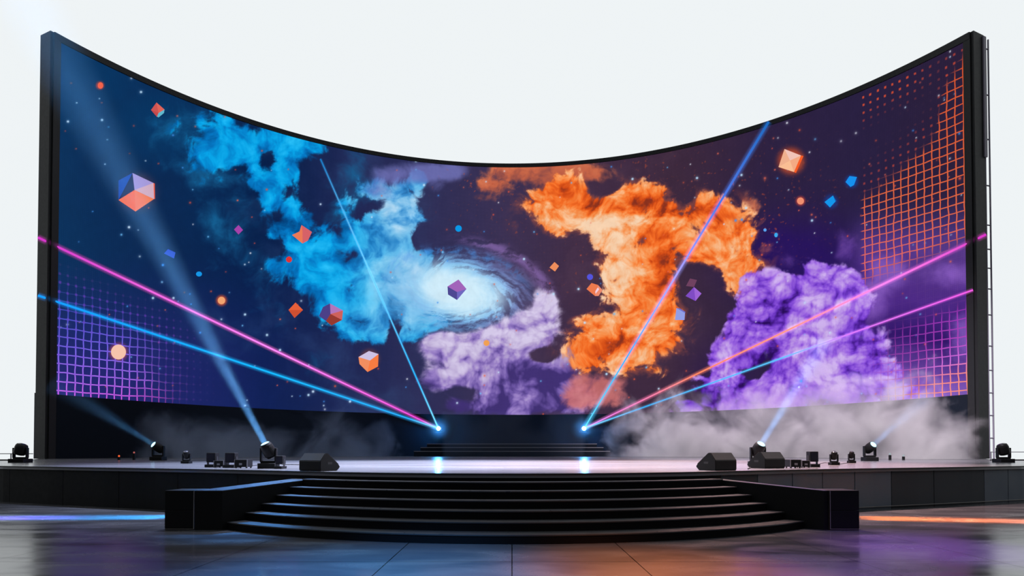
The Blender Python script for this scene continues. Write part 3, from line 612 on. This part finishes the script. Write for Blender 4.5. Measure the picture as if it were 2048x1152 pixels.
# ================================================================== beams
def haze_material(name, col, dens):
    m = bpy.data.materials.new(name); m.use_nodes = True; t = m.node_tree; N = t.nodes; N.clear()
    v = N.new('ShaderNodeVolumeScatter'); v.inputs['Color'].default_value = (*col, 1); v.inputs['Density'].default_value = dens; v.inputs['Anisotropy'].default_value = 0
    o = N.new('ShaderNodeOutputMaterial'); t.links.new(v.outputs[0], o.inputs['Volume']); return m
def ball_haze(name, col, dens, R):
    m = haze_material(name, col, dens); t = m.node_tree; N = t.nodes
    v = [n for n in N if n.type == 'VOLUME_SCATTER'][0]; tc = N.new('ShaderNodeTexCoord'); ln = N.new('ShaderNodeVectorMath'); ln.operation = 'LENGTH'; t.links.new(tc.outputs['Object'], ln.inputs[0])
    r = N.new('ShaderNodeMapRange'); r.interpolation_type = 'SMOOTHSTEP'; t.links.new(ln.outputs['Value'], r.inputs[0]); r.inputs[1].default_value = 0; r.inputs[2].default_value = R; r.inputs[3].default_value = dens; r.inputs[4].default_value = 0
    t.links.new(r.outputs[0], v.inputs['Density']); return m
HAZE = haze_material('thin haze in a light beam', (.55, .80, 1), .004)
def ray_material(name, stops):
    # light of a laser along its length (stops: place 0..1, colour, strength)
    m = bpy.data.materials.new(name); m.use_nodes = True; t = m.node_tree; N = t.nodes; N.clear()
    a = N.new('ShaderNodeAttribute'); a.attribute_name = 'along'; r = N.new('ShaderNodeValToRGB'); t.links.new(a.outputs['Fac'], r.inputs[0])
    el = r.color_ramp.elements
    while len(el) < len(stops): el.new(.5)
    for e, (p, c, s) in zip(el, stops): e.position = p; e.color = (*[v*s for v in L3(*c)], 1)
    em = N.new('ShaderNodeEmission'); t.links.new(r.outputs[0], em.inputs[0]); em.inputs[1].default_value = 1.
    o = N.new('ShaderNodeOutputMaterial'); t.links.new(em.outputs[0], o.inputs[0]); return m
def halo_material(name, stops, k):
    m = bpy.data.materials.new(name); m.use_nodes = True; t = m.node_tree; N = t.nodes; N.clear()
    tc = N.new('ShaderNodeTexCoord'); s = N.new('ShaderNodeSeparateXYZ'); t.links.new(tc.outputs['Object'], s.inputs[0])
    r = N.new('ShaderNodeValToRGB'); t.links.new(s.outputs['Z'], r.inputs[0]); el = r.color_ramp.elements
    while len(el) < len(stops): el.new(.5)
    for e, (p, c, st_) in zip(el, stops): e.position = p; e.color = (*[v*st_ for v in L3(*c)], 1)
    mp = N.new('ShaderNodeVectorMath'); mp.operation = 'MULTIPLY'; mp.inputs[1].default_value = (1, 1, 0); t.links.new(tc.outputs['Object'], mp.inputs[0])
    ln = N.new('ShaderNodeVectorMath'); ln.operation = 'LENGTH'; t.links.new(mp.outputs[0], ln.inputs[0])
    fo = N.new('ShaderNodeMapRange'); fo.interpolation_type = 'SMOOTHSTEP'; t.links.new(ln.outputs['Value'], fo.inputs[0]); fo.inputs[1].default_value = 0; fo.inputs[2].default_value = 1; fo.inputs[3].default_value = k; fo.inputs[4].default_value = 0
    em = N.new('ShaderNodeEmission'); t.links.new(r.outputs[0], em.inputs[0]); t.links.new(fo.outputs[0], em.inputs[1])
    o = N.new('ShaderNodeOutputMaterial'); t.links.new(em.outputs[0], o.inputs['Volume']); return m
def laser_beam(parent, origin, end, r0, r1, stops, name):
    o0 = Vector(parent.location); bm = bmesh.new(); d = end-origin; n = 24
    lay = bm.verts.layers.float.new('along'); u = d.normalized().orthogonal().normalized(); w = d.normalized().cross(u); rings = []
    for i in range(n+1):
        f = i/n; rr = (r0+(r1-r0)*f)*.8; ring = []
        for j in range(8):
            a = 2*math.pi*j/8; v = bm.verts.new(origin+d*f+(u*math.cos(a)+w*math.sin(a))*rr-o0); v[lay] = f; ring.append(v)
        rings.append(ring)
    for a, b in zip(rings, rings[1:]):
        for j in range(8): bm.faces.new((a[j], a[(j+1) % 8], b[(j+1) % 8], b[j]))
    core = obj('laser_beam', bm, ray_material(name, stops), parent)
    # halo round the beam: the volume itself emits the glow, strongest at its axis
    hb = bmesh.new(); tube(hb, (0, 0, 0), (0, 0, 1), 1, seg=12)
    h = obj('beam_halo', hb, halo_material(name+' halo', [(p, c, 1) for p, c, s in stops], HALO/(r1*3.4)), core)
    q = d.to_track_quat('Z', 'Y').to_matrix().to_4x4()
    h.matrix_local = Matrix.Translation(origin-o0) @ q @ Matrix.Diagonal((r1*3.4, r1*3.4, d.length, 1))
    return core
HALO = .42
BLUE = (40, 170, 250); MAG = (236, 70, 214); ORA = (250, 130, 90)
GLOW = emitter('laser aperture', (.30, .75, 1.), 26)
def laser(px, lab, beams):
    p = at_depth(px, 857, 50.2)
    t = thing('laser_projector', p, 0, lab, 'laser', 'lasers on the wall below the screen')
    obj('housing', BM((-.22, .22, .12, .55, -.18, .16), bevel=.02), PLAST, t)
    obj('bracket', BM((-.30, .30, .2, .96, -.25, -.185)), BLACK, t)
    bm = bmesh.new(); bmesh.ops.create_uvsphere(bm, u_segments=16, v_segments=10, radius=.16); obj('aperture', bm, GLOW, t)
    bm = bmesh.new(); bmesh.ops.create_icosphere(bm, subdivisions=3, radius=1.3)
    obj('haze_round_light', bm, ball_haze('haze round laser', (.7, .85, 1), .06, 1.3), t)
    ld = bpy.data.lights.new('laser_glow', 'POINT'); ld.color = (.05, .38, 1.); ld.energy = 420; ld.shadow_soft_size = .03
    lo = bpy.data.objects.new('laser_glow', ld); COL.objects.link(lo); lo.parent = t; lo.location = (0, -.24, 0)
    for (ex, ey, Y, r0, r1, stops) in beams:
        e = on_wall(ex, ey, RW-.25) if Y is None else at_depth(ex, ey, Y)
        laser_beam(t, p, e, r0, r1, stops, '%s laser light %d' % ('left' if px < 1024 else 'right', ex))
laser(877, 'glowing blue laser left of centre on the wall under the screen', [
    (76, 475, 35.2, .055, .075, [(0, (120, 200, 255), 1.2), (.06, MAG, 1.), (.5, (255, 130, 235), 1.1), (1, (214, 50, 200), .9)]),
    (76, 591, 35.2, .055, .075, [(0, (120, 210, 255), 1.2), (.1, BLUE, 1.), (.5, (20, 180, 255), 1.), (1, (20, 150, 250), 1.)]),
    (641, 318, None, .06, .045, [(0, (120, 215, 255), 1.2), (.2, (40, 180, 255), 1.), (.6, (110, 205, 250), 1.), (1, (20, 130, 210), .8)])])
laser(1168, 'glowing blue laser right of centre on the wall under the screen', [
    (1972, 469, 35.2, .05, .075, [(0, (190, 150, 255), 1.2), (.1, (240, 120, 210), 1.), (.35, ORA, 1.), (.6, (255, 150, 130), 1.), (.8, (255, 130, 230), 1.05), (1, (220, 50, 200), .9)]),
    (1946, 580, None, .05, .05, [(0, (120, 210, 255), 1.1), (.2, (50, 170, 240), 1.), (.6, (90, 190, 245), 1.), (.75, (214, 120, 240), 1.), (1, (240, 90, 225), 1.)]),
    (1537, 244, None, .055, .11, [(0, (90, 210, 255), 1.1), (.25, (60, 170, 245), 1.), (.5, (170, 160, 250), 1.), (.75, (80, 120, 230), .9), (1, (28, 110, 200), .8)])])

# ================================================================== stage lamps
def rotm(p, t): # local z axis towards t
    return (Vector(t)-Vector(p)).to_track_quat('Z', 'Y').to_matrix().to_4x4()
LENS = emitter('lit lens', (.40, .80, 1.), 2.4); DARKLENS = mat('dark glass lens', (.02, .02, .03), .1, spec=.8)
def moving_head(loc_, h, aim, label, group, lit=None, wide=1., rz=0):
    # h: height of the lens centre (or of the whole lamp when unlit) above the deck
    t = thing('moving_head_light', loc_, rz, label, 'stage light', group)
    w = .28*h*wide
    obj('base', BM((-w*1.15, w*1.15, -w, w, .0, .20*h), bevel=.02*h), PLAST, t)
    yk = bmesh.new()
    for s in (-1, 1):
        box(yk, s*w*1.0-.035*h, s*w*1.0+.035*h, -.09*h, .09*h, .24*h, .78*h, bevel=.02*h)
    box(yk, -w*1.0, w*1.0, -.10*h, .10*h, .20*h, .29*h, bevel=.01*h)
    obj('yoke', yk, PLAST, t)
    hd = bmesh.new(); c = Vector((0, 0, .68*h)); M = Matrix.Translation(c) @ rotm((0, 0, 0), aim)
    r = .235*h*wide
    lathe(hd, [(r*.35, -.31*h), (r*.75, -.28*h), (r*.96, -.20*h), (r, -.08*h), (r, .12*h), (r*.93, .22*h), (r*.80, .29*h), (r*.72, .30*h)], 24, M)
    ho = obj('head', hd, PLAST, t, smooth=False)
    lb = bmesh.new(); lathe(lb, [(r*.70, .302*h), (r*.5, .33*h), (r*.2, .345*h)], 20, M); obj('lens', lb, LENS if lit else DARKLENS, ho)
    if lit:
        col, energy, length, half = lit
        p = c+(M.to_3x3() @ Vector((0, 0, .36*h))); d = M.to_3x3() @ Vector((0, 0, 1))
        bm = bmesh.new(); tube(bm, p, p+d*length, r*.55, r*.55+math.tan(half)*length, seg=28)
        obj('light_beam', bm, HAZE, t)
        back_ = (r*.70)/math.tan(half)
        ld = bpy.data.lights.new('beam_lamp', 'AREA'); ld.color = col; ld.energy = energy; ld.shape = 'DISK'; ld.size = r*1.0; ld.spread = 2*half
        lo = bpy.data.objects.new('beam_lamp', ld); COL.objects.link(lo); lo.parent = t
        lo.matrix_local = Matrix.Translation(p+d*.004) @ (-d).to_track_quat('Z', 'Y').to_matrix().to_4x4()
    return t
def aim_of(px, py, Y, lens): return tuple(at_depth(px, py, Y)-lens)
BC = (.24, .56, 1.)
EN = 250
def beam_head(px, py, basey, tx, ty, TY, length, half, energy, label, wide=1.):
    b = on_z(px, basey, DK); p = at_depth(px, py, b.y); h = (p.z-DK)/.80
    d = (at_depth(tx, ty, TY)-p).normalized()
    # the lens sits .36 h along the aim from the pivot: move the lamp so the lens lands at the picture position
    q = p-d*(.36*h); h2 = (q.z-DK)/.68
    q = p-d*(.36*h2); h2 = (q.z-DK)/.68
    return moving_head((q.x, q.y, DK), h2, tuple(d), label, 'lamps throwing light beams', (BC, energy, length, half), wide)
beam_head(530, 887, 937, 232, 330, 14.6, 11.2, math.radians(4.2), EN, 'stage lamp throwing the brightest blue beam, beside the left wedge speaker')
beam_head(305, 888, 921, 168, 803, 27.6, 4.8, math.radians(7), EN*.22, 'stage lamp with a short dim blue beam near the left end of the stage')
beam_head(1523, 887, 932.5, 1620, 730, 17.6, 3.6, math.radians(5.5), EN*.8, 'stage lamp throwing a pale blue beam through the fog at the right')
beam_head(1748, 888, 922, 1840, 808, 26.2, 3.3, math.radians(7), EN*.4, 'small stage lamp with a short dim beam far right in the fog')
def px_loc(px, basey):
    b = on_z(px, basey, DK); return (b.x, b.y, DK)
GD = 'dark lamps standing on the deck'
def plain_head(px, basey, hpx, label, aim=(0, -.3, 1), wide=1., rz=0, group=GD):
    b = px_loc(px, basey); h = hpx/FPX*b[1]/.98
    return moving_head(b, h, aim, label, group, None, wide, rz)
plain_head(41, 925, 37, 'black lamp at the far left end of the stage against the white background', (.25, .1, 1), 1.25, group='lamps against the white background')
plain_head(2007, 925, 37, 'black lamp at the far right end of the stage against the white background', (-.25, .1, 1), 1.15, group='lamps against the white background')
plain_head(373, 927, 25, 'small dark lamp alone on the deck right of the far left beam lamp', (0, -.5, 1), 1.)
plain_head(1703, 926, 23, 'narrow dark lamp in the fog, nearest the far right beam lamp', (0, -.3, 1), .85)
plain_head(1668, 930, 27, 'dark lamp in the fog between the slim box and the narrow lamp', (0, -.4, 1), .95)
def floor_box(px, basey, wpx, hpx, label, group, dpt=.4, foot=True):
    # upright blinder-style lamp: housing on a low foot
    b = px_loc(px, basey); k = b[1]/FPX; w = wpx*k/2; h = hpx*k
    t = thing('floor_lamp_box', b, 0, label, 'stage light', group)
    obj('housing', BM((-w*.92, w*.92, -dpt*.3, dpt*.35, .34*h, h), bevel=.015), PLAST, t)
    obj('foot', BM((-w, w, -dpt*.5, dpt*.5, 0, .20*h), bevel=.01), PLAST, t)
    for s in (-1, 1): obj('bracket', BM((min(s*w, s*w*.9), max(s*w, s*w*.9), -.05, .05, .2*h, .75*h)), CABLE, t)
    obj('front_glass', BM((-w*.78, w*.78, -dpt*.3-.012, -dpt*.3, .42*h, .94*h)), DARKLENS, t)
    return t
GB = 'box lamps on the deck'
floor_box(425, 934.5, 19, 29, 'leftmost black box lamp of the pair standing left of the bright beam lamp', GB)
floor_box(463, 935.5, 21, 30, 'right-hand black box lamp of the pair left of the bright beam lamp', GB)
floor_box(561, 937.5, 15, 26, 'slim black box lamp between the bright beam lamp and the left wedge speaker', GB)
floor_box(1625, 934, 18, 31, 'slim black box lamp in the fog right of the low cases', GB)
def case(px, basey, wpx, hpx, label, lamp_=True):
    b = px_loc(px, basey); k = b[1]/FPX; w = wpx*k/2; h = hpx*k
    t = thing('power_case', b, 0, label, 'equipment case', 'low equipment cases on the deck')
    obj('body', BM((-w, w, -.18, .18, .03, h), bevel=.012), PLAST, t)
    for s in (-1, 1):
        for q in (-.14, .14):
            f = bmesh.new(); tube(f, (s*w*.8, q, 0), (s*w*.8, q, .035), .025, seg=8); obj('foot', f, CABLE, t)
        obj('corner_trim', BM((min(s*w, s*(w-.016)), max(s*w, s*(w-.016)), -.187, -.17, .03, h)), STEEL, t)
    if lamp_: obj('connector', BM((-.04, .04, -.20, -.18, .35*h, .6*h)), STEEL, t)
    return t
case(443, 935, 20, 14, 'low black case between the pair of box lamps')
case(487, 936, 26, 17, 'low black case just left of the bright beam lamp')
case(1586, 936, 22, 17, 'low black case right of the second right wedge speaker')
case(1606, 935, 17, 14, 'smallest low black case beside the slim box lamp in the fog')
# ================================================================== wedge speakers
def wedge(px, basey, wpx, hpx, turn, label, flip=1):
    b = px_loc(px, basey); k = b[1]/FPX; w = wpx*k; h = hpx*k
    t = thing('wedge_speaker', (b[0], b[1]+.28, DK), turn, label, 'speaker', 'wedge speakers at the stage edge')
    # outline in local (y towards the back of the stage, z up), extruded along x; grille slopes up and away
    W2 = w*.5
    prof = [(-.26, 0), (-.28, .03), (-.28, .58*h), (-.12, h), (-.06, h), (.36, .30*h), (.38, .20*h), (.28, 0)]
    bm = bmesh.new(); A = [bm.verts.new((-W2, y, z)) for y, z in prof]; B = [bm.verts.new((W2, y, z)) for y, z in prof]
    bm.faces.new(A); bm.faces.new(B)
    for i in range(len(prof)): bm.faces.new((A[i], A[(i+1) % 8], B[(i+1) % 8], B[i]))
    bmesh.ops.bevel(bm, geom=list(bm.edges), offset=.012, segments=2, affect='EDGES')
    obj('cabinet', bm, PLAST, t)
    bm = bmesh.new(); a = Vector((0, -.06, h)); c = Vector((0, .36, .30*h)); n = Vector((0, .7*h, .42)).normalized()*.012
    vs = [bm.verts.new(Vector((x, 0, 0))+p+q) for p, x in ((a+(c-a)*.06, -W2*.94), (a+(c-a)*.06, W2*.94), (a+(c-a)*.95, W2*.94), (a+(c-a)*.95, -W2*.94)) for q in (n*.2, n*1.6)]
    for f in ((0, 2, 4, 6), (1, 3, 5, 7), (0, 1, 3, 2), (2, 3, 5, 4), (4, 5, 7, 6), (6, 7, 1, 0)): bm.faces.new([vs[i] for i in f])
    obj('grille', bm, GRILL, t)
    for s in (-1, 1): obj('handle', BM((s*W2-.006, s*W2+.006, -.05, .10, .38*h, .50*h)), CABLE, t)
    for s in (-1, 1):
        for y in (-.2, .26):
            bm = bmesh.new(); tube(bm, (s*W2*.8, y, -.0), (s*W2*.8, y, .012), .02, seg=8)
            obj('foot', bm, CABLE, t)
    return t
wedge(629, 942.5, 58, 36, math.radians(-27), 'black wedge speaker at the left top corner of the stairs')
wedge(1443, 941.5, 58, 36, math.radians(27), 'black wedge speaker at the right top corner of the stairs')
wedge(1543, 937, 54, 33, math.radians(24), 'second black wedge speaker at the right, in front of the pale beam lamp')
# ================================================================== cables, rails and small lights
def cable(pts, label, r=.012, m=CABLE):
    P = [Vector((on_z(x, y, DK).x, on_z(x, y, DK).y, DK+r)) for x, y in pts]
    Q = []
    for i in range(len(P)-1):
        for k in range(6):
            f = k/6; a = P[max(i-1, 0)]; b = P[i]; c = P[i+1]; d = P[min(i+2, len(P)-1)]
            Q.append(.5*((2*b)+(c-a)*f+(2*a-5*b+4*c-d)*f*f+(3*b-a-3*c+d)*f**3))
    Q.append(P[-1])
    return tag(path_tube('cable', Q, r, m), label, 'cable', 'cables on the deck')
cable([(500, 933), (515, 931), (570, 930), (600, 930.5)], 'black cable running from the bright beam lamp to the left wedge speaker')
cable([(1634, 930), (1650, 926), (1672, 929), (1690, 927), (1705, 925)], 'thin black cable trailing past the lamps in the right fog', .01)
cable([(1496, 938.5), (1503, 936), (1520, 936.5)], 'short black cable end left of the second right wedge speaker', .014)
def rail(x0, x1, y, Y, posts, label, extra=()):
    a = at_depth(x0, y, Y); b = at_depth(x1, y, Y)
    t = thing('safety_line', (a.x, a.y, DK), 0, label, 'railing', 'safety lines at the deck ends')
    bm = bmesh.new(); o = Vector((a.x, a.y, DK)); tube(bm, a-o, b-o, .018, seg=8); obj('line', bm, STEEL, t)
    bm = bmesh.new(); tube(bm, Vector((a.x, a.y, DK+.03))-o, Vector((b.x, b.y, DK+.03))-o, .03, seg=8); obj('lower_line', bm, CABLE, t)
    for p in posts:
        q = at_depth(p, y, Y); bm = bmesh.new(); tube(bm, Vector((q.x, q.y, DK))-o, Vector((q.x, q.y, a.z+.02))-o, .025, seg=8); obj('post', bm, STEEL, t)
rail(-30, 66, 907.5, 29.5, (-25, 22), 'thin grey safety line behind the far left lamp')
rail(1980, 2080, 904, 29.5, (1982, 2070), 'thin grey safety line behind the far right lamp')
def pilot(px, py, basey, col, label, es=3.):
    b = px_loc(px, basey); z = at_depth(px, py, b[1]).z-DK
    t = thing('pilot_lamp', b, 0, label, 'small light', 'tiny lights low on the stage')
    obj('stand', BM((-.05, .05, -.05, .05, 0, z-.05), bevel=.01), PLAST, t)
    bm = bmesh.new(); bmesh.ops.create_uvsphere(bm, u_segments=10, v_segments=8, radius=.045); bm.transform(Matrix.Translation((0, 0, z)))
    obj('bulb', bm, emitter('pilot %s' % label[:12], col, es), t)
pilot(238, 912, 920, (1, .12, .03), 'tiny orange-red light low in front of the left part of the wall', 1.2)
pilot(268, 905, 920, (.8, .2, .18), 'tiny dim red light left of the far left beam lamp', .5)
pilot(1780, 908, 920, (.6, .75, .8), 'tiny pale light in the right fog, nearer the far right beam lamp', .6)
pilot(1807, 911, 920, (.6, .75, .8), 'tiny pale light in the right fog, farther from the far right beam lamp', .6)
# ================================================================== fog
def fog_material(name, dens, col, seed, thr, z0, z1, extra=None, scale=.32):
    m = bpy.data.materials.new(name); m.use_nodes = True; t = m.node_tree; N = t.nodes; Lk = t.links; N.clear()
    def M_(op, a, b=None):
        n = N.new('ShaderNodeMath'); n.operation = op
        for i, v in enumerate((a, b)):
            if v is None: continue
            if isinstance(v, (int, float)): n.inputs[i].default_value = v
            else: Lk.new(v, n.inputs[i])
        return n.outputs[0]
    def R_(v, a, b, c=0., d=1.):
        n = N.new('ShaderNodeMapRange'); n.interpolation_type = 'SMOOTHSTEP'; Lk.new(v, n.inputs[0])
        for i, q in enumerate((a, b, c, d)): n.inputs[i+1].default_value = q
        return n.outputs[0]
    tc = N.new('ShaderNodeTexCoord'); s = N.new('ShaderNodeSeparateXYZ'); Lk.new(tc.outputs['Object'], s.inputs[0])
    mp = N.new('ShaderNodeMapping'); mp.inputs['Location'].default_value = (seed, seed*1.7, 0); Lk.new(tc.outputs['Object'], mp.inputs[0])
    nz = N.new('ShaderNodeTexNoise'); nz.inputs['Scale'].default_value = scale; nz.inputs['Detail'].default_value = 5; nz.inputs['Roughness'].default_value = .55; nz.inputs['Distortion'].default_value = .7; Lk.new(mp.outputs[0], nz.inputs['Vector'])
    # height above the deck eats into the noise, so the fog thins out upward in lumps
    hz = R_(s.outputs['Z'], z0, z1, 0., 1.)
    v = M_('SUBTRACT', nz.outputs['Fac'], M_('MULTIPLY', hz, .34))
    if extra: v = M_('SUBTRACT', v, extra(s, M_, R_))
    d = R_(v, thr, thr+.17, 0., dens)
    vs = N.new('ShaderNodeVolumeScatter'); vs.inputs['Color'].default_value = (*col, 1); Lk.new(d, vs.inputs['Density'])
    o = N.new('ShaderNodeOutputMaterial'); Lk.new(vs.outputs[0], o.inputs['Volume']); return m
def ends(x0, x1, x2, x3, k=.5):
    # fade at both ends along x
    return lambda s, M_, R_: M_('MULTIPLY', M_('ADD', R_(s.outputs['X'], x0, x1, 1., 0.), R_(s.outputs['X'], x2, x3, 0., 1.)), k)
rg = math.radians
def fog(name_, t0, t1, R0, R1, z1, m, label):
    o = obj('stage_fog', arcbox(t0, t1, R0, R1, DK+.02, z1, 24), m)
    return tag(o, label, 'fog', kind='stuff')
fog('r', rg(13), rg(69), 21.5, 27.6, 10.5, fog_material('lilac fog', .45, (.93, .88, .94), 3.0, .37, 1.2, 9.5, ends(5, 10, 23.2, 25.6, .3), .36), 'thick pale lilac fog drifting over the right half of the stage')
fog('l', rg(-60), rg(-13), 22.5, 27.0, 5.6, fog_material('thin blue fog', .085, (.60, .72, 1.), 11.0, .38, 1.2, 6.0, ends(-24, -20.5, -10, -7, .3)), 'thin blue-grey fog in two drifts on the left of the stage')
fog('c', rg(-12), rg(12.5), 23.5, 27.0, 4.6, fog_material('faint fog', .012, (.9, .9, 1.), 21.0, .25, 1.2, 8.0), 'faint fog veil in front of the wall at the centre back')
# ================================================================== unseen lamps added to brighten and colour fog, deck, floor and stairs
lamp('fog_fill_right', 'SPOT', (8, 16, 22), (17, 38, 2), (1., .86, .97), 100000, spot_size=rg(56), spot_blend=.8, shadow_soft_size=.5)  # unseen spot added to brighten the right fog
lamp('fog_fill_left', 'SPOT', (-8, 18, 22), (-14, 40, 2), (.70, .82, 1.), 9000, spot_size=rg(36), spot_blend=.8, shadow_soft_size=.5)  # unseen spot added to lift the left fog
lamp('deck_fill_left', 'SPOT', (-3.8499999999999996, 23, 26), (-5.5, 22.5, 1.1), (.60, .70, 1.), 175000, spot_size=rg(47), spot_blend=.7, shadow_soft_size=.6)  # this and the next two: unseen spots added to brighten the deck
lamp('deck_fill_middle', 'SPOT', (0.0, 23, 26), (0, 22.5, 1.1), (.86, .84, 1.), 175000, spot_size=rg(47), spot_blend=.7, shadow_soft_size=.6)
lamp('deck_fill_right', 'SPOT', (4.55, 23, 26), (6.5, 22.5, 1.1), (1., .62, .58), 175000, spot_size=rg(47), spot_blend=.7, shadow_soft_size=.6)
lamp('floor_fill_blue', 'SPOT', (-3, 2, 12), (-1.8, 8.0, 0), (.08, .40, 1.), 60000, spot_size=rg(26), spot_blend=1, shadow_soft_size=.4)  # unseen spot added in place of the screen's blue reflection on the floor
lamp('floor_fill_orange', 'SPOT', (4, 2, 12), (2.0, 8.3, 0), (1., .28, .08), 75000, spot_size=rg(20), spot_blend=1, shadow_soft_size=.4)  # unseen spot added in place of the orange floor reflection
lamp('floor_fill_violet', 'SPOT', (9, 4, 12), (7.0, 10.4, 0), (.40, .08, 1.), 38000, spot_size=rg(17), spot_blend=1, shadow_soft_size=.4)  # unseen spot added in place of the violet floor reflection
lamp('stair_fill_blue', 'SPOT', (-7, 22, 12), (-5.5, 13.5, .9), (.06, .36, 1.), 42000, spot_size=rg(13), spot_blend=1, shadow_soft_size=.3)  # unseen spot added to turn the left flank top and treads blue
lamp('stair_fill_rose', 'SPOT', (7, 22, 12), (5.2, 13.4, .9), (1., .55, .5), 9000, spot_size=rg(22), spot_blend=1, shadow_soft_size=.3)  # unseen spot added to tint the right flank and treads
lamp('floor_streak_left', 'AREA', (-7.1, 15.15, .22), (-10.5, 15.05, -.02), (.02, .42, 1.), 420, shape='RECTANGLE', size=.9, size_y=.06, spread=rg(16))
lamp('floor_streak_left_far', 'AREA', (-7.1, 15.15, .30), (-15, 14.8, -.02), (.25, .10, 1.), 420, shape='RECTANGLE', size=.8, size_y=.06, spread=rg(7))
lamp('floor_streak_right', 'AREA', (7.1, 15.15, .22), (11.5, 14.3, -.02), (1., .24, .05), 600, shape='RECTANGLE', size=.9, size_y=.06, spread=rg(16))
lamp('floor_streak_right_far', 'AREA', (7.1, 15.15, .30), (15, 13.5, -.02), (1., .2, .08), 500, shape='RECTANGLE', size=.8, size_y=.06, spread=rg(7))
